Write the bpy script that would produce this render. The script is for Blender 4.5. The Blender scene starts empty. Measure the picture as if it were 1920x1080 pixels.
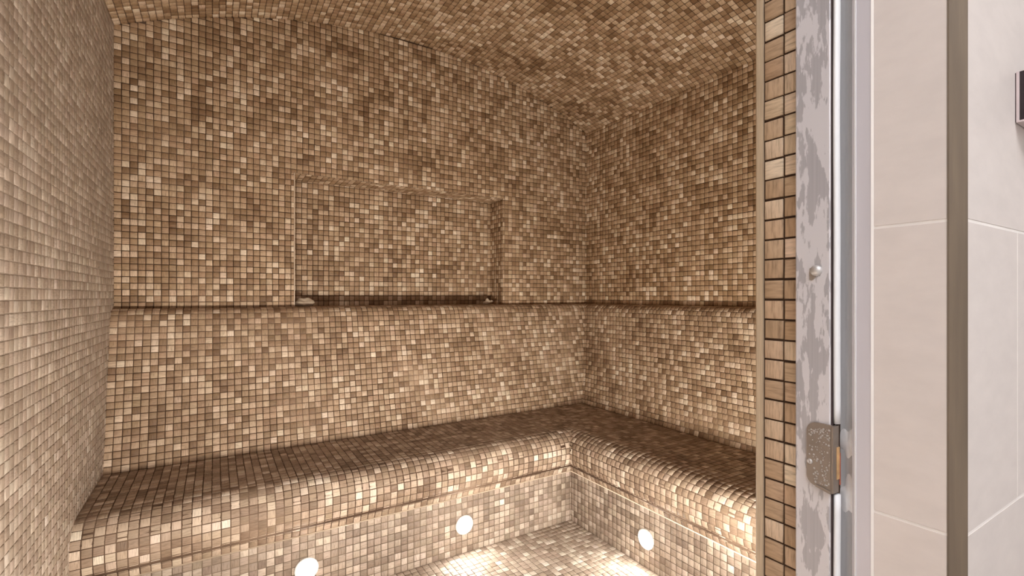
import bpy, bmesh, math, random
import numpy as np
from mathutils import Vector, Matrix

random.seed(7)
rng = np.random.default_rng(7)
scene = bpy.context.scene
C = scene.collection

# ---------------------------------------------------------------- dimensions
D0 = 2.4                       # camera to back wall
EYE = 0.434 * D0               # eye height above the steam room floor
YAW = math.radians(31.6)
FPX = 903.0
XL, XR = -0.1409 * D0, 0.851 * D0       # left and right wall faces
YB = D0                        # back wall face
YF = 0.364                     # inner face of the front (door) wall
SPRING = EYE + 0.438 * D0      # where the vault springs
RISE = 0.111 * D0
PITCH = 0.0105 * D0
GAP = 0.0026
TILE = PITCH - GAP
THICK = 0.0026                 # tile stands proud of the grout

# ---------------------------------------------------------------- camera
cam_data = bpy.data.cameras.new('camera')
cam_data.sensor_width = 36.0
cam_data.lens = FPX / 1920 * 36.0
cam_data.shift_y = 15.0 / 1920
cam_data.clip_start = 0.02
cam = bpy.data.objects.new('camera', cam_data)
cam.location = (0, 0, EYE)
cam.rotation_euler = (math.pi / 2, 0, -YAW)
C.objects.link(cam)
scene.camera = cam

# ---------------------------------------------------------------- world, exposure
world = bpy.data.worlds.new('world')
scene.world = world
world.use_nodes = True
world.node_tree.nodes['Background'].inputs[0].default_value = (1, 0.97, 0.94, 1)
world.node_tree.nodes['Background'].inputs[1].default_value = 0.05
scene.view_settings.view_transform = 'Standard'
scene.view_settings.look = 'None'
scene.view_settings.exposure = 0.0
scene.view_settings.gamma = 1.0
scene.view_settings.use_curve_mapping = False

SPOT_STRENGTH = 240.0
SPOT_STRENGTH_FRONT = 1120.0
SPOT_COLOR = (1.0, 0.955, 0.88)
CORRIDOR_STRENGTH = 12.6
CORRIDOR_COLOR = (0.975, 0.975, 1.0)

# ---------------------------------------------------------------- materials
def new_mat(name):
    m = bpy.data.materials.new(name)
    m.use_nodes = True
    nt = m.node_tree
    return m, nt, nt.nodes['Principled BSDF']

def node(nt, t, **kw):
    n = nt.nodes.new(t)
    for k, v in kw.items():
        setattr(n, k, v)
    return n

def mix_rgb(nt, fac, a, b, blend='MIX'):
    n = node(nt, 'ShaderNodeMix', data_type='RGBA', blend_type=blend)
    for sock, v in ((n.inputs[0], fac), (n.inputs[6], a), (n.inputs[7], b)):
        if hasattr(v, 'is_output'):
            nt.links.new(v, sock)
        elif isinstance(v, (int, float)):
            sock.default_value = v
        else:
            sock.default_value = (*v, 1) if len(v) == 3 else v
    return n.outputs[2]

def noise(nt, vec, scale, detail=4.0, rough=0.55, stretch=None):
    if stretch:
        mp = node(nt, 'ShaderNodeMapping')
        mp.inputs['Scale'].default_value = stretch
        nt.links.new(vec, mp.inputs['Vector'])
        vec = mp.outputs[0]
    n = node(nt, 'ShaderNodeTexNoise')
    n.inputs['Scale'].default_value = scale
    n.inputs['Detail'].default_value = detail
    n.inputs['Roughness'].default_value = rough
    nt.links.new(vec, n.inputs['Vector'])
    return n.outputs['Fac']

def ramp(nt, fac, stops, interp='LINEAR'):
    r = node(nt, 'ShaderNodeValToRGB')
    r.color_ramp.interpolation = interp
    while len(r.color_ramp.elements) < len(stops):
        r.color_ramp.elements.new(0.5)
    for e, (p, c) in zip(r.color_ramp.elements, stops):
        e.position = p
        e.color = (*c, 1) if len(c) == 3 else c
    nt.links.new(fac, r.inputs[0])
    return r.outputs[0]

def plain_mat(name, col, rough=0.5, metal=0.0, var=0.06, scale=14.0, stretch=None, bump=0.0, spec=0.5):
    m, nt, b = new_mat(name)
    tc = node(nt, 'ShaderNodeTexCoord')
    f = noise(nt, tc.outputs['Object'], scale, stretch=stretch)
    lo = tuple(c * (1 - var) for c in col)
    hi = tuple(min(1, c * (1 + var)) for c in col)
    nt.links.new(ramp(nt, f, [(0.3, lo), (0.7, hi)]), b.inputs['Base Color'])
    b.inputs['Roughness'].default_value = rough
    b.inputs['Metallic'].default_value = metal
    b.inputs['Specular IOR Level'].default_value = spec
    if bump:
        bp = node(nt, 'ShaderNodeBump')
        bp.inputs['Strength'].default_value = bump
        bp.inputs['Distance'].default_value = 0.002
        nt.links.new(f, bp.inputs['Height'])
        nt.links.new(bp.outputs[0], b.inputs['Normal'])
    return m

# mosaic stone: colour of each piece comes from the piece ("tint"), the veins from its own coordinates ("vein")
M_TILE, nt, b = new_mat('mosaic_stone')
at = node(nt, 'ShaderNodeAttribute', attribute_name='tint')
av = node(nt, 'ShaderNodeAttribute', attribute_name='vein')
v1 = noise(nt, av.outputs['Vector'], 1.0, 3.0, 0.6)
v1c = ramp(nt, v1, [(0.28, (0.62, 0.59, 0.56)), (0.50, (1, 1, 1)), (0.74, (1.22, 1.22, 1.22))])
colr = mix_rgb(nt, 0.85, at.outputs['Color'], v1c, 'MULTIPLY')
nt.links.new(colr, b.inputs['Base Color'])
b.inputs['Roughness'].default_value = 0.55
b.inputs['Specular IOR Level'].default_value = 0.3

def grout_mat(name, dark, hazy, lo, hi):
    m, nt, b = new_mat(name)
    tc = node(nt, 'ShaderNodeTexCoord')
    f = noise(nt, tc.outputs['Object'], 2.6, 3.0, 0.5)
    f2 = ramp(nt, f, [(lo, (0, 0, 0)), (hi, (1, 1, 1))])
    nt.links.new(mix_rgb(nt, f2, dark, hazy), b.inputs['Base Color'])
    b.inputs['Roughness'].default_value = 0.85
    return m

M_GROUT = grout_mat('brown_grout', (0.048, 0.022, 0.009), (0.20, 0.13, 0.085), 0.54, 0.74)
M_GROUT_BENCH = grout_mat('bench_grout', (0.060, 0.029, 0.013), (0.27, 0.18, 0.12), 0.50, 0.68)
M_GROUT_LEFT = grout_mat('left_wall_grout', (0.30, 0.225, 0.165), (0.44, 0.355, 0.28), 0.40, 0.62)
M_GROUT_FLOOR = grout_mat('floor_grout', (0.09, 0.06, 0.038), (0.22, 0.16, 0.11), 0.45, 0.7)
M_EDGE = plain_mat('stone_edge_strip', (0.50, 0.39, 0.27), 0.5, 0, 0.14, 30, (14, 14, 0.6))
M_NICHE_EDGE = plain_mat('niche_edge_strip', (0.52, 0.40, 0.29), 0.45, 0, 0.06, 30)
M_BEIGE = plain_mat('beige_porcelain', (0.74, 0.68, 0.65), 0.42, 0, 0.035, 26, (1, 1, 2.2), 0.08)
M_BEIGE_GROUT = plain_mat('pale_grout', (0.90, 0.86, 0.83), 0.8, 0, 0.03, 30)
M_CORNER = plain_mat('brown_anodised', (0.165, 0.124, 0.086), 0.6, 0.0, 0.16, 9, (10, 10, 0.7))
M_FRAME = plain_mat('lilac_grey_aluminium', (0.62, 0.60, 0.645), 0.42, 0.05, 0.02, 8, (8, 8, 0.4))
M_FRAME_COOL = plain_mat('cool_grey_aluminium', (0.62, 0.62, 0.64), 0.4, 0.1, 0.02, 8, (8, 8, 0.4))
M_GASKET = plain_mat('white_rubber', (0.82, 0.83, 0.85), 0.4, 0, 0.02, 20)
M_DARKGAP = plain_mat('dark_gap_shade', (0.055, 0.035, 0.035), 0.6, 0, 0.1, 20)  # dark colour standing in for the shade inside narrow gaps
M_PLATE = plain_mat('strike_plate_steel', (0.25, 0.205, 0.172), 0.42, 0.3, 0.10, 40)
M_STEEL = plain_mat('bright_steel', (0.62, 0.60, 0.59), 0.42, 0.6, 0.04, 20)
M_RUST = plain_mat('rust_orange', (0.60, 0.36, 0.17), 0.7, 0, 0.3, 60)
M_RUSTRED = plain_mat('rust_red', (0.42, 0.13, 0.08), 0.7, 0, 0.25, 80)
M_SEAL = plain_mat('white_sealant', (0.92, 0.91, 0.93), 0.5, 0, 0.05, 60, None, 0.3)
M_BEAD = plain_mat('glossy_bead', (0.55, 0.44, 0.33), 0.18, 0, 0.1, 20)
M_SCALEDIRT = plain_mat('brown_scale', (0.30, 0.25, 0.21), 0.6, 0, 0.25, 160)
M_CORE = plain_mat('wall_core', (0.45, 0.40, 0.36), 0.9, 0, 0.05, 10)
M_WHITE = plain_mat('white_paint', (0.80, 0.78, 0.76), 0.7, 0, 0.02, 6)
M_CFLOOR = plain_mat('corridor_floor_stone', (0.62, 0.555, 0.50), 0.5, 0, 0.06, 6)
M_BLACKGLASS = plain_mat('black_glass', (0.022, 0.014, 0.016), 0.15, 0, 0.1, 10)
M_SILVER = plain_mat('silver_pink_frame', (0.68, 0.58, 0.58), 0.35, 0.3, 0.03, 20)
M_CLOTH = plain_mat('pale_cloth', (0.46, 0.36, 0.26), 0.9, 0, 0.12, 60, None, 0.4)
M_RING = plain_mat('spot_ring_white', (0.80, 0.78, 0.74), 0.3, 0.1, 0.02, 20)
M_DROP, nt, b = new_mat('water_drop')
b.inputs['Base Color'].default_value = (0.62, 0.57, 0.53, 1)
b.inputs['Roughness'].default_value = 0.06
b.inputs['Transmission Weight'].default_value = 0.35
b.inputs['IOR'].default_value = 1.33

# door frame face: grey aluminium with runs of pale limescale
M_SCALE, nt, b = new_mat('limescaled_aluminium')
tc = node(nt, 'ShaderNodeTexCoord')
f1 = noise(nt, tc.outputs['Object'], 1.0, 6.0, 0.62, (60, 60, 15))
f2 = noise(nt, tc.outputs['Object'], 1.0, 2.0, 0.5, (130, 130, 34))
add = node(nt, 'ShaderNodeMath', operation='MULTIPLY_ADD')
nt.links.new(f2, add.inputs[0]); add.inputs[1].default_value = 0.30
nt.links.new(f1, add.inputs[2])
mask = ramp(nt, add.outputs[0], [(0.625, (0, 0, 0)), (0.655, (1, 1, 1))])
brushed = noise(nt, tc.outputs['Object'], 1.0, 2.0, 0.5, (400, 400, 6))
base = ramp(nt, brushed, [(0.3, (0.41, 0.395, 0.415)), (0.7, (0.465, 0.45, 0.47))])
nt.links.new(mix_rgb(nt, mask, base, (0.66, 0.64, 0.665)), b.inputs['Base Color'])
b.inputs['Roughness'].default_value = 0.5
b.inputs['Metallic'].default_value = 0.1

def emit_mat(name, col, strength):
    m = bpy.data.materials.new(name)
    m.use_nodes = True
    nt = m.node_tree
    nt.nodes.clear()
    e = node(nt, 'ShaderNodeEmission')
    e.inputs[0].default_value = (*col, 1)
    e.inputs[1].default_value = strength
    o = node(nt, 'ShaderNodeOutputMaterial')
    nt.links.new(e.outputs[0], o.inputs[0])
    return m

M_LENS = emit_mat('spot_lens_lit', SPOT_COLOR, SPOT_STRENGTH)
M_LENS_FRONT = emit_mat('front_spot_lens_lit', SPOT_COLOR, SPOT_STRENGTH_FRONT)
M_PANEL = emit_mat('corridor_lamp_lit', CORRIDOR_COLOR, CORRIDOR_STRENGTH)

# ---------------------------------------------------------------- object helpers
BASE = {}
def link(o, parent=None, kind=None, label=None, cat=None, group=None):
    C.objects.link(o)
    if parent is not None:
        o.parent = parent
        bl = BASE.get(parent.name, Vector((0, 0, 0)))
        o.matrix_parent_inverse = Matrix.Translation(-bl)
    if kind: o['kind'] = kind
    if label: o['label'] = label
    if cat: o['category'] = cat
    if group: o['group'] = group
    return o

def empty(name, loc, **kw):
    o = bpy.data.objects.new(name, None)
    o.empty_display_size = 0.05
    o.location = loc
    link(o, **kw)
    BASE[o.name] = Vector(loc)
    return o

def mesh_obj(name, bm, mat, parent=None, smooth=False, **kw):
    bmesh.ops.recalc_face_normals(bm, faces=bm.faces)
    me = bpy.data.meshes.new(name)
    bm.to_mesh(me)
    bm.free()
    me.materials.append(mat)
    if smooth:
        me.polygons.foreach_set('use_smooth', [True] * len(me.polygons))
    return link(bpy.data.objects.new(name, me), parent, **kw)

def box_bm(x0, x1, y0, y1, z0, z1, bm=None, bevel=0.0):
    own = bm is None
    bm = bm or bmesh.new()
    vs = [bm.verts.new((x, y, z)) for x in (x0, x1) for y in (y0, y1) for z in (z0, z1)]
    fs = []
    for q in ((0, 1, 3, 2), (4, 6, 7, 5), (0, 4, 5, 1), (2, 3, 7, 6), (0, 2, 6, 4), (1, 5, 7, 3)):
        fs.append(bm.faces.new([vs[i] for i in q]))
    if bevel:
        bmesh.ops.bevel(bm, geom=[e for e in bm.edges], offset=bevel, segments=2, affect='EDGES', profile=0.5)
    return bm

def extrude_xy(poly, z0, z1):
    """closed polygon in plan, standing from z0 to z1"""
    bm = bmesh.new()
    lo = [bm.verts.new((x, y, z0)) for x, y in poly]
    hi = [bm.verts.new((x, y, z1)) for x, y in poly]
    n = len(poly)
    for i in range(n):
        j = (i + 1) % n
        bm.faces.new((lo[i], lo[j], hi[j], hi[i]))
    bm.faces.new(lo[::-1]); bm.faces.new(hi)
    return bm

# ---------------------------------------------------------------- mosaic tiles
NAMB = np.array
PAL = np.array([           # linear reflectance, dark to light
    [0.185, 0.105, 0.053],
    [0.285, 0.178, 0.099],
    [0.368, 0.241, 0.143],
    [0.445, 0.303, 0.190],
    [0.555, 0.406, 0.276],
    [0.735, 0.592, 0.442],
])
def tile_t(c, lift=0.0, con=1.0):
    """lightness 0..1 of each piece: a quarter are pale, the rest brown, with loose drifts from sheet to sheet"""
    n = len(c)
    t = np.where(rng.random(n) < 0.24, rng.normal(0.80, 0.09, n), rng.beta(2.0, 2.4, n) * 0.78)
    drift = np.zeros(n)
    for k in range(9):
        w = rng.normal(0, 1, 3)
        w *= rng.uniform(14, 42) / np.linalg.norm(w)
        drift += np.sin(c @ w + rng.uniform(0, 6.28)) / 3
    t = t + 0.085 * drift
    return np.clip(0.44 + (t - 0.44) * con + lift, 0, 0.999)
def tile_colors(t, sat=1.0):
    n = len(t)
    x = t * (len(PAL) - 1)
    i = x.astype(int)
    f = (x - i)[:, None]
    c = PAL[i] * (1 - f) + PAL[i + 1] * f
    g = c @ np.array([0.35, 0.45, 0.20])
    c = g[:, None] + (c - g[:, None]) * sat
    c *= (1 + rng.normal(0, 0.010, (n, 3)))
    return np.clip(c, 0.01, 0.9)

# unit tile in its own u, v, n (metres, u/v scaled to size): base, shoulder, top
_q = np.array([[-1, -1], [1, -1], [1, 1], [-1, 1]]) * 0.5
BEV = 0.0011
U_IDX = [(0, 1, 5, 4), (1, 2, 6, 5), (2, 3, 7, 6), (3, 0, 4, 7), (4, 5, 9, 8), (5, 6, 10, 9), (6, 7, 11, 10), (7, 4, 8, 11), (8, 9, 10, 11)]
def tile_verts(W, H, T):
    """12 local verts for arrays W, H, T -> (n,12,3)"""
    n = len(W)
    out = np.zeros((n, 12, 3))
    for k in range(4):
        out[:, k, 0] = _q[k, 0] * W; out[:, k, 1] = _q[k, 1] * H; out[:, k, 2] = -0.001
        out[:, 4 + k, 0] = _q[k, 0] * W; out[:, 4 + k, 1] = _q[k, 1] * H; out[:, 4 + k, 2] = T - BEV * 0.7
        out[:, 8 + k, 0] = _q[k, 0] * (W - 2 * BEV); out[:, 8 + k, 1] = _q[k, 1] * (H - 2 * BEV); out[:, 8 + k, 2] = T
    return out

def vein_coords(loc):
    """per-tile random offset and grain direction -> vectors for the vein noise"""
    n = len(loc)
    swap = rng.random(n) < 0.5
    a = np.where(swap[:, None], loc[:, :, 1], loc[:, :, 0])
    c = np.where(swap[:, None], loc[:, :, 0], loc[:, :, 1])
    off = rng.random((n, 3)) * 60
    v = np.zeros(loc.shape)
    v[:, :, 0] = a * 45 + off[:, None, 0]
    v[:, :, 1] = c * 330 + off[:, None, 1]
    v[:, :, 2] = off[:, None, 2]
    return v

def mesh_from_tiles(name, verts, cols, veins):
    n = len(verts)
    me = bpy.data.meshes.new(name)
    nv = n * 12
    me.vertices.add(nv)
    me.vertices.foreach_set('co', verts.reshape(-1).astype(np.float32))
    idx = (np.array(U_IDX)[None] + (np.arange(n) * 12)[:, None, None]).reshape(-1)
    nf = n * len(U_IDX)
    me.loops.add(nf * 4)
    me.loops.foreach_set('vertex_index', idx.astype(np.int32))
    me.polygons.add(nf)
    me.polygons.foreach_set('loop_start', (np.arange(nf) * 4).astype(np.int32))
    a = me.attributes.new('tint', 'FLOAT_COLOR', 'POINT')
    cc = np.ones((n, 12, 4), np.float32)
    cc[:, :, :3] = cols[:, None, :]
    a.data.foreach_set('color', cc.reshape(-1))
    b = me.attributes.new('vein', 'FLOAT_VECTOR', 'POINT')
    b.data.foreach_set('vector', veins.reshape(-1).astype(np.float32))
    me.update(calc_edges=True)
    me.validate()
    me.materials.append(M_TILE)
    return me

NVAR = 40
VARIANT = {}
def variants(sat):
    key = round(sat, 2)
    if key not in VARIANT:
        W = np.full(NVAR, TILE); T = np.full(NVAR, THICK)
        v = tile_verts(W, W, T)
        c = tile_colors((np.arange(NVAR) + 0.5) / NVAR, sat)
        q = vein_coords(v)
        VARIANT[key] = [mesh_from_tiles('tile', v[i:i + 1], c[i:i + 1], q[i:i + 1]) for i in range(NVAR)]
    return VARIANT[key]

class Tiles:
    """tiles of one surface: centre, u, v (unit), width, height"""
    def __init__(self): self.r = []
    def add(self, c, u, v, w, h):
        if w < 0.0045 or h < 0.0045: return
        self.r.append((*c, *u, *v, w, h))
    def arrays(self):
        a = np.array(self.r)
        return a[:, 0:3], a[:, 3:6], a[:, 6:9], a[:, 9], a[:, 10]

FW = np.array([math.sin(YAW), math.cos(YAW), 0.0]); RT = np.array([math.cos(YAW), -math.sin(YAW), 0.0])
def screen(P):
    d = P - np.array([0, 0, EYE])
    dep = d @ FW
    dep = np.where(dep > 0.05, dep, np.nan)
    return 960 + FPX * (d @ RT) / dep, 555 - FPX * d[:, 2] / dep, dep

def lay_tiles(sets, n_single=300, xmax=1419, lift=0.0, con=1.0, sat=1.0, thick=THICK, jit=0.010, stuff_name='tile_field'):
    """sets: [(Tiles, parent)] of one thing. The n_single that show largest become tile objects, the rest one joined part for each parent."""
    packs = []
    for tl, parent, *own in sets:
        c, u, v, W, H = tl.arrays()
        nrm = np.cross(u, v)
        x, y, dep = screen(c)
        view = np.array([0, 0, EYE]) - c
        dist = np.linalg.norm(view, axis=1)
        facing = (nrm * view).sum(1) / dist
        area = W * H * np.clip(facing, 0, 1) / dep ** 2
        area = np.where((x > 4) & (x < xmax) & (y > 4) & (y < 1076) & (facing > 0), area, 0)
        area = np.nan_to_num(area)
        full = (W > TILE * 0.9) & (H > TILE * 0.9)
        packs.append([c, u, v, nrm, W, H, np.where(full, area, area * 0.2), parent, *(own or (lift, con, sat, thick, jit))])
    allarea = np.concatenate([p[6] for p in packs])
    cut = np.sort(allarea)[::-1][min(n_single, len(allarea) - 1)] if n_single else 1e9
    cut = max(cut, 1e-12)
    for c, u, v, nrm, W, H, area, parent, lift, con, sat, thick, jit in packs:
        n = len(c)
        # hand-laid unevenness
        tu, tv = rng.normal(0, jit, n)[:, None], rng.normal(0, jit, n)[:, None]
        nn = nrm + tu * u + tv * v
        nn /= np.linalg.norm(nn, axis=1)[:, None]
        uu = u - (u * nn).sum(1)[:, None] * nn
        uu /= np.linalg.norm(uu, axis=1)[:, None]
        vv = np.cross(nn, uu)
        cc = c + nrm * rng.normal(0, 0.00018, n)[:, None] + u * rng.normal(0, 0.00025, n)[:, None] + v * rng.normal(0, 0.00025, n)[:, None]
        single = area > cut
        var = variants(sat)
        tt = tile_t(c, lift, con)
        for i in np.nonzero(single)[0]:
            o = bpy.data.objects.new('tile', var[int(tt[i] * NVAR)])
            M = Matrix(((uu[i, 0] * W[i] / TILE, vv[i, 0] * H[i] / TILE, nn[i, 0] * thick / THICK, cc[i, 0]),
                        (uu[i, 1] * W[i] / TILE, vv[i, 1] * H[i] / TILE, nn[i, 1] * thick / THICK, cc[i, 1]),
                        (uu[i, 2] * W[i] / TILE, vv[i, 2] * H[i] / TILE, nn[i, 2] * thick / THICK, cc[i, 2]),
                        (0, 0, 0, 1)))
            link(o, parent)
            o.matrix_basis = M
            o.name = 'tile'
        r = ~single
        if r.sum():
            loc = tile_verts(W[r], H[r], np.full(r.sum(), thick))
            wv = cc[r][:, None, :] + loc[:, :, 0:1] * uu[r][:, None] + loc[:, :, 1:2] * vv[r][:, None] + loc[:, :, 2:3] * nn[r][:, None]
            me = mesh_from_tiles(stuff_name, wv, tile_colors(tt[r], sat), vein_coords(loc))
            link(bpy.data.objects.new(stuff_name, me), parent, kind='stuff')

def spans(a, b, start=None):
    """cells of one PITCH between a and b, the last one cut"""
    out = []
    x = a
    while x < b - 0.004:
        out.append((x + GAP / 2, min(x + PITCH, b) - GAP / 2))
        x += PITCH
    return out

# ---------------------------------------------------------------- vault geometry
HALF = (XR - XL) / 2
XM = (XR + XL) / 2
RAD = (HALF ** 2 + RISE ** 2) / (2 * RISE)
ZC = SPRING + RISE - RAD
def z_arch(x):
    return ZC + math.sqrt(max(0, RAD ** 2 - (x - XM) ** 2))
A0 = math.asin(HALF / RAD)

# ---------------------------------------------------------------- bench profile (offset from wall, height), metres
def dz(o, z): return (o * D0, EYE + z * D0)
LEDGE_Z = EYE - 0.0212 * D0
def arc(cx, cz, r, a0, a1, n):
    return [(cx + r * math.cos(math.radians(a0 + (a1 - a0) * k / n)), cz + r * math.sin(math.radians(a0 + (a1 - a0) * k / n))) for k in range(n + 1)]
SEAT_Z = EYE - 0.262 * D0
P_BACK = [(0, LEDGE_Z), dz(0.012, -0.0216), dz(0.0200, -0.0232), dz(0.0265, -0.0275), dz(0.0312, -0.0345), dz(0.0345, -0.0435), dz(0.0372, -0.0560), dz(0.0400, -0.070), dz(0.0475, -0.100), dz(0.0575, -0.140), dz(0.070, -0.200), dz(0.088, -0.262)]
NOSE = 0.280 * D0
RISER = 0.265 * D0
R_N = 0.034 * D0
CREASE_Z = EYE - 0.338 * D0
P_SEAT = [(0.088 * D0, SEAT_Z), (NOSE - R_N - 0.03, SEAT_Z)] + arc(NOSE - R_N, SEAT_Z - R_N, R_N, 90, 0, 9) + [
    (NOSE - 0.0005, SEAT_Z - R_N - 0.016), (NOSE - 0.004, SEAT_Z - R_N - 0.040), (NOSE - 0.012, SEAT_Z - R_N - 0.066),
    (RISER + 0.011, CREASE_Z + 0.022), (RISER + 0.002, CREASE_Z)]
P_RISER = [(RISER, CREASE_Z), (RISER, 0.0)]

def resample(poly, n):
    pts = np.array(poly)
    seg = np.linalg.norm(np.diff(pts, axis=0), axis=1)
    s = np.concatenate([[0], np.cumsum(seg)])
    q = np.linspace(0, s[-1], n + 1)
    return np.stack([np.interp(q, s, pts[:, 0]), np.interp(q, s, pts[:, 1])], 1)
def length(poly):
    p = np.array(poly)
    return np.linalg.norm(np.diff(p, axis=0), axis=1).sum()

def sweep_solid(poly):
    """closed (offset, z) loop swept along the back wall, mitred, and on along the right wall"""
    bm = bmesh.new()
    st = []
    for o, z in poly:
        st.append((bm.verts.new((XL, YB - o, z)), bm.verts.new((XR - o, YB - o, z)), bm.verts.new((XR - o, YF, z))))
    n = len(poly)
    for i in range(n):
        j = (i + 1) % n
        for k in (0, 1):
            bm.faces.new((st[i][k], st[i][k + 1], st[j][k + 1], st[j][k]))
    bm.faces.new([s[0] for s in st])
    bm.faces.new([s[2] for s in st][::-1])
    return bm

def profile_tiles(poly):
    t = Tiles()
    n = max(1, round(length(poly) / PITCH))
    pts = resample(poly, n)
    # the level seat rows of the back run go on to the right wall; the right run starts where they end
    flat_end = max([pts[i + 1][0] for i in range(n) if abs(pts[i + 1][1] - pts[i][1]) < 0.02 * PITCH] or [0])
    for i in range(n):
        (o0, z0), (o1, z1) = pts[i], pts[i + 1]
        om, zm = (o0 + o1) / 2, (z0 + z1) / 2
        L = math.hypot(o1 - o0, z1 - z0)
        do, dzz = (o1 - o0) / L, (z1 - z0) / L
        flat = abs(z1 - z0) < 0.02 * PITCH
        lim_b = (0.088 * D0 if flat and om > 0.088 * D0 else min(o0, o1)) - 0.003
        lim_r = (flat_end if flat and om > 0.088 * D0 else min(o0, o1)) - (0 if flat else 0.003)
        v = (0, do, -dzz)           # back section: going "up" the profile
        for a, bb in spans(XL, XR - lim_b):
            t.add(((a + bb) / 2, YB - om, zm), (1, 0, 0), v, bb - a, L - GAP)
        v2 = (do, 0, -dzz)
        for a, bb in spans(0, (YB - lim_r) - YF - 0.001):
            t.add((XR - om, YB - lim_r - (a + bb) / 2, zm), (0, -1, 0), v2, bb - a, L - GAP)
    return t

# ================================================================ THE SETTING
# ---- left wall
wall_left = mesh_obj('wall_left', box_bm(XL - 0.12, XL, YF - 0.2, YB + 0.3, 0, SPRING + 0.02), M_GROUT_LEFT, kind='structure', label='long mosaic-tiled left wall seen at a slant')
# ---- right wall
wall_right = mesh_obj('wall_right', box_bm(XR, XR + 0.12, YF - 0.2, YB + 0.3, 0, SPRING + 0.02), M_GROUT, kind='structure', label='mosaic-tiled right wall above the bench')
# ---- back wall with the niche
NX0, NX1, NZ1 = 0.128 * D0, 0.589 * D0, EYE + 0.2345 * D0
ND = 0.060 * D0
bm = bmesh.new()
def arch_prism(bm, x0, x1, z0, y0, y1, n):
    xs = [x0 + (x1 - x0) * k / n for k in range(n + 1)]
    prof = [(x0, z0)] + [(x, z_arch(x) + 0.03) for x in xs] + [(x1, z0)]
    f = [bm.verts.new((x, y0, z)) for x, z in prof]
    k = [bm.verts.new((x, y1, z)) for x, z in prof]
    m = len(prof)
    for i in range(m):
        j = (i + 1) % m
        bm.faces.new((f[i], f[j], k[j], k[i]))
    bm.faces.new(f); bm.faces.new(k[::-1])
YK = YB + 0.30
arch_prism(bm, XL, NX0, 0, YB, YK, 8)
arch_prism(bm, NX1, XR, 0, YB, YK, 16)
arch_prism(bm, NX0, NX1, NZ1, YB, YK, 14)
box_bm(NX0, NX1, YB, YK, 0, LEDGE_Z - 0.0005, bm)
box_bm(NX0, NX1, YB + ND, YK, LEDGE_Z - 0.0005, NZ1, bm)
wall_back = mesh_obj('wall_back', bm, M_GROUT, kind='structure', label='arched mosaic back wall with a rectangular niche')
# ---- vault
bm = bmesh.new()
NA = 48
prev = None
for k in range(NA + 1):
    a = -A0 * 1.03 + 2 * A0 * 1.03 * k / NA
    row = [bm.verts.new((XM + r * math.sin(a), y, ZC + r * math.cos(a))) for r in (RAD, RAD + 0.1) for y in (YF - 0.02, YB + 0.05)]
    if prev:
        for q in ((0, 1), (1, 3), (3, 2), (2, 0)):
            bm.faces.new((prev[q[0]], prev[q[1]], row[q[1]], row[q[0]]))
    else:
        bm.faces.new((row[0], row[1], row[3], row[2]))
    prev = row
bm.faces.new((prev[0], prev[2], prev[3], prev[1]))
ceiling = mesh_obj('ceiling', bm, M_GROUT, kind='structure', label='shallow mosaic barrel vault over the steam room')
# ---- floor
floor = mesh_obj('floor', box_bm(XL, XR, YF, YB, -0.12, 0), M_GROUT_FLOOR, kind='structure', label='small mosaic floor lit in front of the bench')

# ---- front wall (door wall): core, then its facings
DXR, DXL = 0.622, -0.165        # rough opening
DTOP = 2.08
YC = 0.168                      # corridor face of the core
bm = bmesh.new()
box_bm(DXR, XR + 0.12, YC, YF - 0.0005, 0, 2.75, bm)
box_bm(XL - 0.12, DXL, YC, YF - 0.0005, 0, 2.75, bm)
box_bm(DXL, DXR, YC, YF - 0.0005, DTOP, 2.75, bm)
wall_front = mesh_obj('wall_front', bm, M_GROUT, kind='structure', label='door wall with a mosaic-lined reveal on its steam room side')

# ================================================================ MOSAIC
t = Tiles()      # left wall, looking along +X
zs = spans(0, SPRING - 0.002)
body = P_BACK + P_SEAT + P_RISER
def under_bench(o, z):
    """true when the point lies in the bench's section"""
    if o > NOSE: return False
    if z >= LEDGE_Z: return False
    pts = body + [(0, 0)]
    inside = False
    j = len(pts) - 1
    for i in range(len(pts)):
        (x1, y1), (x2, y2) = pts[i], pts[j]
        if (y1 > z) != (y2 > z) and o < (x2 - x1) * (z - y1) / (y2 - y1) + x1: inside = not inside
        j = i
    return inside
for z0, z1 in zs:
    for a, bb in spans(0, YB - YF):
        y1, y0 = YB - a, YB - bb
        cnr = [under_bench(YB - yy, zz) for yy in (y0, y1) for zz in (z0, z1)]
        if all(cnr): continue
        t.add((XL, (y0 + y1) / 2, (z0 + z1) / 2), (0, 1, 0), (0, 0, 1), y1 - y0, z1 - z0)
lay_tiles([(t, wall_left)], lift=0.13, con=0.5, sat=0.62, thick=0.0018)  # paler, greyer tiles: the neutral light on this wall is put into their colour

t = Tiles()      # right wall
for z0, z1 in spans(LEDGE_Z + 0.001, SPRING):
    for a, bb in spans(0, YB - YF):
        t.add((XR, YB - (a + bb) / 2, (z0 + z1) / 2), (0, -1, 0), (0, 0, 1), bb - a, z1 - z0)
lay_tiles([(t, wall_right)], sat=1.06)

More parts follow.
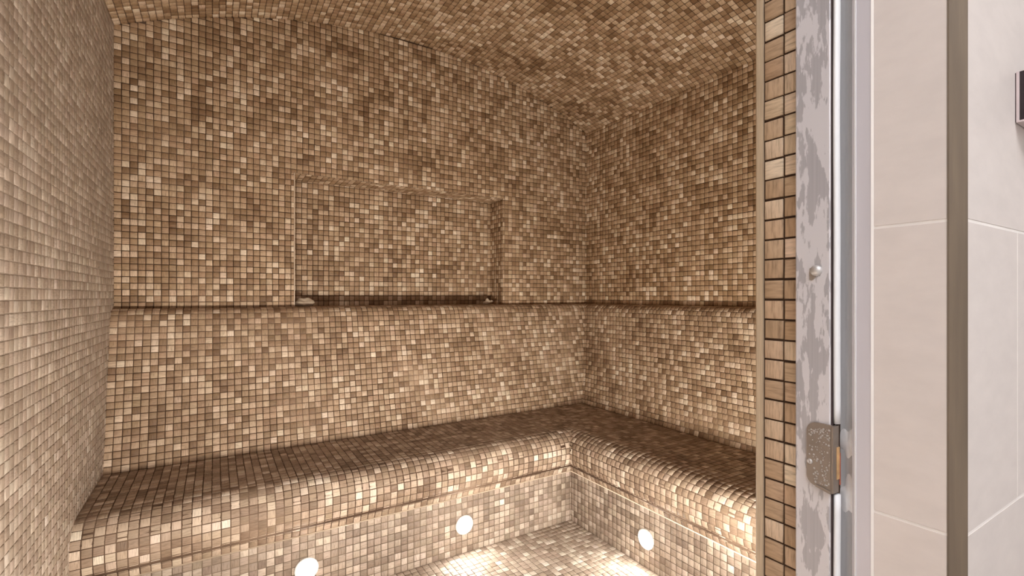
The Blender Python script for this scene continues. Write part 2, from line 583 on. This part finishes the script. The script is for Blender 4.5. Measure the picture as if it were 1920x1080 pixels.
t = Tiles()      # back wall and niche
for z0, z1 in spans(LEDGE_Z + 0.001, SPRING + RISE):
    for x0, x1 in spans(XL, XR):
        xm = (x0 + x1) / 2
        zt = min(z1, z_arch(xm) - 0.001)
        segs = [(x0, x1, z0, zt)]
        if z0 < NZ1 and x1 > NX0 and x0 < NX1:
            segs = []
            if z1 > NZ1 + 0.004 and x1 > NX0 and x0 < NX1: segs.append((x0, x1, NZ1 + 0.001, zt))
            if x0 < NX0 - 0.002: segs.append((x0, NX0 - 0.002, z0, min(zt, NZ1) if segs else zt))
            if x1 > NX1 + 0.004: segs.append((NX1 + 0.001, x1, z0, min(zt, NZ1) if segs else zt))
        for xa, xb, za, zb in segs:
            t.add(((xa + xb) / 2, YB, (za + zb) / 2), (1, 0, 0), (0, 0, 1), xb - xa, zb - za)
for z0, z1 in spans(LEDGE_Z + 0.001, NZ1):
    for x0, x1 in spans(NX0, NX1):
        t.add(((x0 + x1) / 2, YB + ND, (z0 + z1) / 2), (1, 0, 0), (0, 0, 1), x1 - x0, z1 - z0)
    for y0, y1 in spans(YB, YB + ND):
        t.add((NX1, (y0 + y1) / 2, (z0 + z1) / 2), (0, -1, 0), (0, 0, 1), y1 - y0, z1 - z0)
        t.add((NX0, (y0 + y1) / 2, (z0 + z1) / 2), (0, 1, 0), (0, 0, 1), y1 - y0, z1 - z0)
for x0, x1 in spans(NX0, NX1):
    for y0, y1 in spans(YB, YB + ND):
        t.add(((x0 + x1) / 2, (y0 + y1) / 2, NZ1), (-1, 0, 0), (0, 1, 0), x1 - x0, y1 - y0)
        t.add(((x0 + x1) / 2, (y0 + y1) / 2, LEDGE_Z - 0.0005), (1, 0, 0), (0, 1, 0), x1 - x0, y1 - y0)
lay_tiles([(t, wall_back)], sat=1.02)
mesh_obj('edge_strip', box_bm(NX0 - 0.0025, NX0 + 0.001, YB - 0.0035, YB + 0.004, LEDGE_Z, NZ1), M_NICHE_EDGE, wall_back, label='thin pale edge strip on the niche')

t = Tiles()      # vault
na = round(2 * A0 * RAD / PITCH)
for k in range(na):
    a = -A0 + 2 * A0 * (k + 0.5) / na
    w = 2 * A0 * RAD / na - GAP
    for y0, y1 in spans(0, YB - YF):
        t.add((XM + RAD * math.sin(a), YB - (y0 + y1) / 2, ZC + RAD * math.cos(a)), (-math.cos(a), 0, math.sin(a)), (0, 1, 0), w, y1 - y0)
lay_tiles([(t, ceiling)], sat=1.04)

t = Tiles()      # floor
for x0, x1 in spans(XL, XR - RISER):
    for y0, y1 in spans(0, YB - RISER - YF):
        t.add((XR - RISER - (x0 - XL + x1 - XL) / 2, YB - RISER - (y0 + y1) / 2, 0), (1, 0, 0), (0, 1, 0), x1 - x0, y1 - y0)
lay_tiles([(t, floor)], lift=0.12, con=0.8, sat=0.58, thick=0.0012, jit=0.004)  # neutral tint of the light here is put into the floor tile colour

# ---- door reveal mosaic and the inner face of the front wall
t = Tiles()
REV = 0.5985
YT = 0.3555
rz = spans(0.004, DTOP)
for z0, z1 in rz:
    for y0, y1 in spans(0, 3 * PITCH):
        t.add((REV, YT - (y0 + y1) / 2, (z0 + z1) / 2), (0, -1, 0), (0, 0, 1), y1 - y0, z1 - z0)
mesh_obj('reveal_bed', box_bm(REV, DXR + 0.002, 0.27, YF, 0, DTOP), M_GROUT, wall_front)
lay_tiles([(t, wall_front)], n_single=130, xmax=1489, lift=0.27, con=0.6, sat=1.0, stuff_name='reveal_tile_field')
t = Tiles()
for z0, z1 in spans(0, 2.38):
    for x0, x1 in spans(0.612, XR):
        zt = min(z1, z_arch((x0 + x1) / 2))
        t.add(((x0 + x1) / 2, YF - 0.0005, (z0 + zt) / 2), (-1, 0, 0), (0, 0, 1), x1 - x0, zt - z0)
    for x0, x1 in spans(XL, DXL):
        zt = min(z1, z_arch((x0 + x1) / 2))
        t.add(((x0 + x1) / 2, YF - 0.0005, (z0 + zt) / 2), (-1, 0, 0), (0, 0, 1), x1 - x0, zt - z0)
for y0, y1 in spans(0, 3 * PITCH):
    for z0, z1 in rz:
        t.add((DXL, YT - (y0 + y1) / 2, (z0 + z1) / 2), (0, 1, 0), (0, 0, 1), y1 - y0, z1 - z0)
lay_tiles([(t, wall_front)], n_single=0, stuff_name='inner_tile_field')
# pale stone edge strip that finishes the reveal
strip = [(REV - 0.0035, 0.3560), (REV + 0.004, 0.3560), (0.612, YF), (0.612, YF + 0.0035), (REV + 0.0015, YF + 0.0035), (REV - 0.002, YF + 0.0022), (REV - 0.0035, YF)]
mesh_obj('edge_strip', extrude_xy(strip, 0, DTOP), M_EDGE, wall_front, label='narrow tan stone strip finishing the door reveal')

# ================================================================ BENCH
bench = empty('corner_bench', (0.9, 1.95, 0), label='L-shaped built-in mosaic bench with rounded seat edge and sloping backrest', cat='bench')
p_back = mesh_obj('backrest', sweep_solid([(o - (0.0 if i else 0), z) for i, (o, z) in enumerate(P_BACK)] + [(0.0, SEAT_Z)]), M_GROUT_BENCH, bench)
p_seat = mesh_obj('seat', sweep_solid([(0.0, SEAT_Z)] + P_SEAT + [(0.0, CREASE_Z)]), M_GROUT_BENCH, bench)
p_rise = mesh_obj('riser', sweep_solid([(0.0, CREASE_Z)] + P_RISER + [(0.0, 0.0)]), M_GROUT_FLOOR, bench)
BASE[p_back.name] = BASE[p_seat.name] = BASE[p_rise.name] = Vector((0, 0, 0))
lay_tiles([(profile_tiles(P_BACK), p_back, 0.0, 0.95, 0.94, THICK, 0.010), (profile_tiles(P_SEAT), p_seat, -0.02, 0.9, 0.74, 0.0013, 0.004), (profile_tiles(P_RISER), p_rise, -0.06, 0.8, 0.58, 0.0013, 0.004)], n_single=300)  # seat and riser greyed: the local light tint is put into their tile colours

# glossy pale bead run into the hollow under the seat edge
bead = [(RISER + 0.0030 + 0.0026 * math.cos(math.radians(a)), CREASE_Z - 0.0005 + 0.0026 * math.sin(math.radians(a))) for a in range(0, 360, 36)]
mesh_obj('sealant_bead', sweep_solid(bead), M_BEAD, bench, smooth=True, label='thin glossy bead under the rounded seat edge')

# ================================================================ RECESSED SPOTLIGHTS
def lathe(prof, seg=40):
    """prof: (radius, height) along +Z, returns bm"""
    bm = bmesh.new()
    rings = []
    for r, h in prof:
        if r < 1e-6:
            rings.append([bm.verts.new((0, 0, h))])
        else:
            rings.append([bm.verts.new((r * math.cos(2 * math.pi * k / seg), r * math.sin(2 * math.pi * k / seg), h)) for k in range(seg)])
    for A, Bq in zip(rings, rings[1:]):
        for k in range(seg):
            j = (k + 1) % seg
            if len(A) == 1: bm.faces.new((A[0], Bq[k], Bq[j]))
            elif len(Bq) == 1: bm.faces.new((A[k], A[j], Bq[0]))
            else: bm.faces.new((A[k], A[j], Bq[j], Bq[k]))
    return bm

spot_meshes = None
def spotlight(pos, nrm, label, lens=None, up=0.67):
    global spot_meshes
    root = bpy.data.objects.new('recessed_spotlight', None)
    root.empty_display_size = 0.04
    C.objects.link(root)
    root['label'] = label; root['category'] = 'spotlight'; root['group'] = 'low recessed spotlights around the bench'
    nv = Vector(nrm)
    if lens:                       # wall washers: eyeball fittings tipped up
        pos = Vector(pos) + nv * 0.030
        nv = nv * 0.74 + Vector((0, 0, up))
    q = nv.to_track_quat('Z', 'Y')
    root.matrix_basis = Matrix.Translation(Vector(pos)) @ q.to_matrix().to_4x4()
    if spot_meshes is None:
        r1 = mesh_obj('trim_ring', lathe([(0.0385, 0.0), (0.0385, 0.0035), (0.0370, 0.0052), (0.0330, 0.0058), (0.0308, 0.0048), (0.0300, 0.0)]), M_RING, root, smooth=True)
        r2 = mesh_obj('lens', lathe([(0.0302, 0.0020), (0.0280, 0.0042), (0.025, 0.0062), (0.018, 0.0090), (0.009, 0.0100), (0.0, 0.0103)]), M_LENS, root, smooth=True)
        r3 = mesh_obj('housing', lathe([(0.0, -0.045), (0.028, -0.045), (0.0305, 0.0)]), M_STEEL, root, smooth=True)
        spot_meshes = (r1, r2, r3)
    else:
        for s in spot_meshes:
            c = s.copy(); C.objects.link(c); c.parent = root
            if lens and s.name.startswith('lens'):
                c.data = s.data.copy(); c.data.materials[0] = lens
    return root
YR, XRR = YB - RISER - 0.002, XR - RISER - 0.002
SZ = EYE - 0.387 * D0
SZF = 0.37
spotlight((0.1096 * D0, YR, SZ), (0, -1, 0), 'lit round spotlight in the back bench riser, leftmost and nearest')
spotlight((0.357 * D0, YR, SZ + 0.003), (0, -1, 0), 'lit round spotlight in the back bench riser, middle of the three')
spotlight((XRR, 0.543 * D0, SZ - 0.003), (-1, 0, 0), 'lit round spotlight in the right bench riser, rightmost of the three')
spotlight((XRR, 0.297 * D0, SZ - 0.003), (-1, 0, 0), 'lit round spotlight in the right bench riser beside the front wall')
spotlight((0.76, YF + 0.002, SZF - 0.04), (0, 1, 0), 'lit round spotlight low in the front wall beside the doorway', M_LENS_FRONT)
spotlight((0.93, YF + 0.002, SZF), (0, 1, 0), 'lit round spotlight low in the front wall, between its two neighbours', M_LENS_FRONT, 0.32)
spotlight((1.10, YF + 0.002, SZF + 0.03), (0, 1, 0), 'lit round spotlight low in the front wall beside the right bench', M_LENS_FRONT, 0.10)
spotlight((-0.25, YF + 0.002, SZF), (0, 1, 0), 'lit round spotlight low in the front wall left of the doorway', M_LENS_FRONT, 0.22)

# ================================================================ CRUMPLED SCRAPS IN THE NICHE
def scrap(loc, lobes, label, sc):
    bm = bmesh.new()
    bmesh.ops.create_icosphere(bm, subdivisions=4, radius=1.0)
    rr = random.Random(int(sc * 1e4))
    ph = [(Vector((rr.uniform(-1, 1), rr.uniform(-1, 1), rr.uniform(-1, 1))) * 5, rr.uniform(0, 6)) for _ in range(7)]
    for v in bm.verts:
        d = v.co.normalized()
        r = 0.42
        for ld, amp, sharp in lobes:
            r += amp * math.exp(-sharp * (1 - d.dot(Vector(ld).normalized())))
        for k, (w, p) in enumerate(ph):
            r += 0.032 * math.sin(w.dot(d) + p)
        v.co = d * r * sc
        v.co.z = max(v.co.z * 0.9, -0.28 * sc)
    zmin = min(v.co.z for v in bm.verts)
    for v in bm.verts:
        v.co += Vector(loc) - Vector((0, 0, zmin))
    o = mesh_obj('crumpled_cloth', bm, M_CLOTH, smooth=True, label=label, cat='cloth')
    return o
NZ = LEDGE_Z + THICK - 0.0002
scrap((0.352, YB + 0.035, NZ), [((-0.5, 0, 0.75), 0.30, 9), ((0.9, -0.1, 0.05), 0.55, 5), ((-1, 0, -0.1), 0.35, 4), ((0.35, 0, 0.55), 0.25, 10)], 'larger crumpled pale cloth lying in the left corner of the niche', 0.050)
scrap((1.330, YB + 0.030, NZ), [((-0.1, 0, 1), 0.40, 8), ((1, 0, 0.35), 0.60, 12), ((-1, 0, -0.1), 0.38, 6)], 'smaller crumpled pale cloth lying at the right end of the niche', 0.038)

# ================================================================ DOOR FRAME (right jamb in view, left jamb, head)
frame = empty('trim_1', (0.585, 0.27, 0), kind='structure', label='grey aluminium door frame with limescale streaks')
FX = 0.585
def fpart(name, poly, mat, z0=0.0, z1=DTOP - 0.0, smooth=False, **kw):
    return mesh_obj(name, extrude_xy(poly, z0, z1), mat, frame, smooth=smooth, **kw)
Y0f, Y1f = 0.3105, 0.2722
jamb = fpart('jamb_face', [(FX, Y0f - 0.0015), (FX + 0.0015, Y0f), (REV + 0.002, Y0f), (REV + 0.002, Y1f), (FX + 0.001, Y1f), (FX, Y1f + 0.001)], M_SCALE, label='grey aluminium face with pale limescale patches')
fpart('shadow_gap', [(FX + 0.0015, Y1f + 0.002), (FX + 0.010, Y1f + 0.002), (FX + 0.010, Y1f - 0.0006), (FX + 0.0015, Y1f - 0.0006)], M_DARKGAP)  # dark strip painted in for the shaded gap beside the gasket
# white gasket bead, slightly wavy along its height
def gasket(zlo, zhi):
    bm = bmesh.new()
    n = max(6, int((zhi - zlo) / 0.02))
    prev = None
    for k in range(n + 1):
        z = zlo + (zhi - zlo) * k / n
        wob = 0.0006 * math.sin(z * 9.0) + 0.0004 * math.sin(z * 23 + 1)
        row = []
        for j in range(10):
            a = 2 * math.pi * j / 10
            row.append(bm.verts.new((FX + 0.0082 + wob + 0.0052 * math.cos(a), Y1f - 0.0032 + 0.0032 * math.sin(a), z)))
        if prev:
            for j in range(10):
                bm.faces.new((prev[j], prev[(j + 1) % 10], row[(j + 1) % 10], row[j]))
        else:
            bm.faces.new(row[::-1])
        prev = row
    bm.faces.new(prev)
    return bm
PZ0, PZ1 = EYE - 0.2205, EYE - 0.1440         # strike plate
mesh_obj('gasket', gasket(0.0, PZ0 - 0.002), M_GASKET, frame, smooth=True, label='white rubber door gasket below the strike plate')
mesh_obj('gasket', gasket(PZ1 + 0.001, DTOP), M_GASKET, frame, smooth=True, label='white rubber door gasket above the strike plate')
# rebate with a gently hollow face, then the outer flat
GX = 0.603
rebate = [(FX + 0.0105, Y1f + 0.001)] + [(GX + 0.0022 * math.sin(math.pi * k / 8) - 0.003 * (k / 8), Y1f - 0.0008 - 0.0162 * k / 8) for k in range(9)] + [(0.618, 0.2552), (0.618, Y1f + 0.001)]
fpart('rebate', rebate, M_FRAME_COOL)
fpart('outer_face', [(0.5935, 0.2512), (0.5942, 0.2542), (0.5975, 0.2552), (0.618, 0.2552), (0.618, 0.2352), (0.5942, 0.2352), (0.5935, 0.2360)], M_FRAME)
fpart('edge_bead', [(0.5928, 0.2502), (0.5930, 0.2518), (0.5945, 0.2528), (0.5958, 0.2518), (0.5950, 0.2500)], M_GASKET)
fpart('sealant_line', [(0.5931, 0.2362), (0.5938, 0.2338), (0.5985, 0.2338), (0.5985, 0.2362)], M_BEIGE_GROUT)
# left jamb and head, plainer: same section mirrored
LXF = -0.150
fpart('left_jamb', [(LXF, Y0f), (LXF, Y1f), (LXF - 0.012, Y1f), (LXF - 0.012, 0.2552), (LXF - 0.008, 0.2552), (LXF - 0.008, 0.2352), (DXL - 0.002, 0.2352), (DXL - 0.002, Y0f)], M_SCALE)
mesh_obj('head', box_bm(LXF - 0.01, FX + 0.012, 0.2352, Y0f, DTOP - 0.05, DTOP), M_FRAME, frame)

# ---- strike plate
def rounded_plate():
    """plate in Y-Z with rounded corners on the room side; +Y is towards the room"""
    y0, y1 = Y1f - 0.0022, 0.2962
    r = 0.011
    pts = [(y0, PZ0), ]
    pts += [(y1 - r + r * math.cos(a), PZ0 + 0.004 + r + r * math.sin(a)) for a in [math.radians(-90 + 90 * k / 8) for k in range(9)]]
    pts += [(y1 - r + r * math.cos(a), PZ1 - r + r * math.sin(a)) for a in [math.radians(90 * k / 8) for k in range(9)]]
    pts += [(y0, PZ1)]
    return pts
def plate_bm(pts, x0, x1):
    bm = bmesh.new()
    f = [bm.verts.new((x0, y, z)) for y, z in pts]
    k = [bm.verts.new((x1, y, z)) for y, z in pts]
    n = len(pts)
    for i in range(n):
        j = (i + 1) % n
        bm.faces.new((f[i], f[j], k[j], k[i]))
    bm.faces.new(f); bm.faces.new(k[::-1])
    return bm
PX = FX - 0.0026
pts = rounded_plate()
plate = mesh_obj('strike_plate', plate_bm(pts, PX, FX + 0.0003), M_PLATE, frame, label='dull brown steel strike plate beaded with water')
BASE[plate.name] = Vector((0, 0, 0))
# shallow lip along the bottom and the side return
mesh_obj('plate_lip', plate_bm([(Y1f - 0.0022, PZ0), (0.2860, PZ0 + 0.0040), (0.2860, PZ0 + 0.0068), (Y1f - 0.0022, PZ0 + 0.0030)], PX - 0.0016, PX + 0.0002), M_PLATE, plate)
mesh_obj('plate_return', box_bm(PX, FX + 0.0095, Y1f - 0.0044, Y1f - 0.0018, PZ0 + 0.001, PZ1 - 0.001), M_PLATE, plate)
sc_bm = lathe([(0.0, 0.0012), (0.0008, 0.0012), (0.0010, 0.0018), (0.0024, 0.0016), (0.0030, 0.0006), (0.0030, 0.0)], 20)
bmesh.ops.transform(sc_bm, matrix=Matrix.Translation((PX, 0.2925, EYE - 0.1900)) @ Matrix.Rotation(-math.pi / 2, 4, 'Y'), verts=sc_bm.verts)
mesh_obj('screw', sc_bm, M_STEEL, plate, smooth=True, label='small bright screw head')
bm = bmesh.new()
rd = random.Random(3)
for k in range(150):
    u = rd.random()
    zz = PZ0 + 0.008 + (PZ1 - PZ0 - 0.013) * (rd.random() ** 1.6 if rd.random() < 0.7 else 1 - rd.random() * 0.18)
    yy = 0.2715 + (0.2935 - 0.2715) * rd.random()
    r = 0.0005 + 0.0009 * rd.random() ** 2
    if math.hypot(yy - 0.2925, zz - (EYE - 0.19)) < 0.0048: continue
    if yy > 0.288 and (zz < PZ0 + 0.014 or zz > PZ1 - 0.009): continue
    bmesh.ops.create_uvsphere(bm, u_segments=7, v_segments=5, radius=r, matrix=Matrix.Translation((PX, yy, zz)) @ Matrix.Diagonal((0.7, 1, 1.1, 1)))
mesh_obj('water_drops', bm, M_DROP, plate, smooth=True, kind='stuff')
mesh_obj('rust_patch', box_bm(FX + 0.0045, FX + 0.0105, Y1f - 0.0052, Y1f - 0.0042, EYE - 0.2050, EYE - 0.1690, None, 0.0004), M_RUST, frame, label='orange rust patch behind the strike plate')
mesh_obj('rust_streak', box_bm(FX + 0.0108, FX + 0.0126, Y1f - 0.0054, Y1f - 0.0040, EYE - 0.2120, EYE - 0.1760, None, 0.0005), M_RUSTRED, frame)
# sealant smears on the rebate
def smear(cy, cz, ry, rz, seed):
    bm = bmesh.new()
    rr = random.Random(seed)
    n = 26
    ph = [rr.uniform(0, 6.28) for _ in range(4)]
    rim = []
    for k in range(n):
        a = 2 * math.pi * k / n
        s = 1 + 0.16 * math.sin(2 * a + ph[0]) + 0.14 * math.sin(3 * a + ph[1]) + 0.10 * math.sin(5 * a + ph[2])
        rim.append((cy + ry * s * math.cos(a), cz + rz * s * math.sin(a)))
    def xs(y):
        k = min(1, max(0, (Y1f - 0.0008 - y) / 0.0162))
        return GX + 0.0022 * math.sin(math.pi * k) - 0.003 * k
    o = [bm.verts.new((xs(y) + 0.0005, y, z)) for y, z in rim]
    i1 = [bm.verts.new((xs(cy + (y - cy) * .86) - 0.0006, cy + (y - cy) * .86, cz + (z - cz) * .86)) for y, z in rim]
    c = bm.verts.new((xs(cy) - 0.0014, cy, cz))
    for k in range(n):
        j = (k + 1) % n
        bm.faces.new((o[k], o[j], i1[j], i1[k]))
        bm.faces.new((i1[k], i1[j], c))
    return bm
mesh_obj('sealant_smear', smear(0.2625, EYE - 0.1640, 0.0085, 0.0190, 4), M_SEAL, frame, smooth=True, label='white sealant smear above the rust')
mesh_obj('sealant_smear', smear(0.2622, EYE - 0.2230, 0.0082, 0.0230, 9), M_SEAL, frame, smooth=True, label='white sealant smear below the rust')
# domed screw cap on the jamb, with a brown drip under it
cap = lathe([(0.0, 0.0048), (0.0025, 0.0045), (0.0048, 0.0034), (0.0062, 0.0016), (0.0066, 0.0)], 28)
CY, CZ = 0.2868, EYE + 0.0290
bmesh.ops.transform(cap, matrix=Matrix.Translation((FX, CY, CZ)) @ Matrix.Rotation(-math.pi / 2, 4, 'Y'), verts=cap.verts)
capo = mesh_obj('screw_cap', cap, M_STEEL, frame, smooth=True, label='domed steel screw cap')
BASE[capo.name] = Vector((0, 0, 0))
drip = [(CY + 0.0066, CZ + 0.003), (CY + 0.0071, CZ - 0.003), (CY + 0.0068, CZ - 0.0100), (CY + 0.0046, CZ - 0.0112), (CY + 0.0018, CZ - 0.0090), (CY - 0.0010, CZ - 0.0052), (CY + 0.0015, CZ)]
mesh_obj('brown_scale', plate_bm(drip, FX - 0.0012, FX + 0.0002), M_SCALEDIRT, capo)

# ================================================================ CORRIDOR SIDE
TH = 0.300
ZJ = [EYE + 0.0724 + TH * k for k in range(-4, 6)]       # horizontal joints
JG = 0.0030
RX = 0.5940
YE = 0.1632                                            # corridor tile face
bed = mesh_obj('pale_bed', box_bm(RX + 0.0005, DXR + 0.002, 0.1732, 0.2345, 0, DTOP), M_BEIGE_GROUT, wall_front)
bm = bmesh.new()
box_bm(RX + 0.0135, 2.2, YE + 0.0005, YC + 0.001, 0, 2.6, bm)
box_bm(-1.6, DXL - 0.01, YE + 0.0005, YC + 0.001, 0, 2.6, bm)
box_bm(DXL - 0.01, RX + 0.0135, YE + 0.0005, YC + 0.001, DTOP, 2.6, bm)
mesh_obj('grout_bed', bm, M_BEIGE_GROUT, wall_front)
for za, zb in zip([0.0] + [z for z in ZJ if 0 < z < 2.5], [z for z in ZJ if 0 < z < 2.5] + [2.6]):
    z0, z1 = za + JG / 2, zb - JG / 2
    if z1 - z0 < 0.02: continue
    if z0 < DTOP:
        mesh_obj('reveal_panel', box_bm(RX, RX + 0.005, 0.1738, 0.2338, z0, min(z1, DTOP), None, 0.0003), M_BEIGE, wall_front)
        mesh_obj('reveal_panel', box_bm(DXL - 0.003, DXL + 0.002, 0.1738, 0.2338, z0, min(z1, DTOP), None, 0.0003), M_BEIGE, wall_front)
    odd = round((za - ZJ[0]) / TH) % 2
    mid = abs(za - (EYE + 0.0724 - TH)) < 0.05
    x = 0.767 - 0.6 * 5 + (0 if odd == round((EYE + 0.0724 - TH - ZJ[0]) / TH) % 2 else 0.3)
    while x < 2.2:
        xa, xb = x + JG / 2, x + 0.6 - JG / 2
        x += 0.6
        for lo, hi in ((0.6075, 2.2), (-1.6, DXL - 0.012)) + (((DXL - 0.012, 0.6075),) if z0 > DTOP - 0.01 else ()):
            a, bq = max(xa, lo), min(xb, hi)
            if bq - a > 0.012:
                mesh_obj('wall_panel', box_bm(a, bq, YE, YE + 0.004, z0, z1, None, 0.0003), M_BEIGE, wall_front)
# brown corner profile
cp = [(RX - 0.0004, 0.1736), (RX - 0.0002, 0.1722), (RX + 0.0124, 0.1626), (RX + 0.0136, 0.1624), (RX + 0.0136, 0.1736)]
mesh_obj('corner_profile', extrude_xy(cp, 0, DTOP), M_CORNER, wall_front, label='brown metal corner profile on the tiled reveal edge')

corridor_floor = mesh_obj('floor_corridor', box_bm(-1.6, 2.2, -1.5, YF, -0.12, -0.001), M_CFLOOR, kind='structure', label='pale stone corridor floor outside the door')
mesh_obj('ceiling_corridor', box_bm(-1.6, 2.2, -1.5, YC, 2.5, 2.6), M_WHITE, kind='structure', label='white corridor ceiling outside the door')
mesh_obj('wall_corridor', box_bm(-1.7, 2.3, -1.6, -1.5, 0, 2.6), M_WHITE, kind='structure', label='plain white corridor wall facing the door')
mesh_obj('wall_corridor_left', box_bm(-1.7, -1.6, -1.5, YC, 0, 2.6), M_WHITE, kind='structure', label='plain white end wall at the left of the corridor')
mesh_obj('wall_corridor_right', box_bm(2.2, 2.3, -1.5, YC, 0, 2.6), M_WHITE, kind='structure', label='plain white end wall at the right of the corridor')
lamp = empty('ceiling_lamp', (-0.10, -0.80, 2.47), label='square white ceiling lamp in the corridor', cat='lamp')
mesh_obj('lamp_frame', box_bm(-0.77, 0.57, -1.17, -0.43, 2.472, 2.4995), M_WHITE, lamp)
mesh_obj('diffuser', box_bm(-0.75, 0.55, -1.15, -0.45, 2.465, 2.4719), M_PANEL, lamp)

# ---- small control box on the corridor wall
cb = empty('control_box', (0.80, YE, EYE + 0.193), label='small dark control box in a silver frame on the beige corridor wall', cat='control box')
bx0, bx1, bz0, bz1 = 0.7575, 0.835, EYE + 0.1925, EYE + 0.2490
mesh_obj('gap_shade_plate', box_bm(bx0 + 0.0008, bx1 - 0.001, YE - 0.0008, YE, bz0 + 0.001, bz1 - 0.001), M_DARKGAP, cb)  # dark plate put in for the shade between box and wall
mesh_obj('frame', box_bm(bx0, bx1, YE - 0.0036, YE - 0.0008, bz0, bz1, None, 0.0004), M_SILVER, cb)
mesh_obj('body', box_bm(bx0 + 0.0002, bx1 - 0.0002, YE - 0.0260, YE - 0.0030, bz0 + 0.0022, bz1 - 0.0004, None, 0.0003), M_BLACKGLASS, cb)
mesh_obj('bottom_rim', box_bm(bx0, bx1, YE - 0.0265, YE - 0.0030, bz0, bz0 + 0.0021, None, 0.0003), M_SILVER, cb)
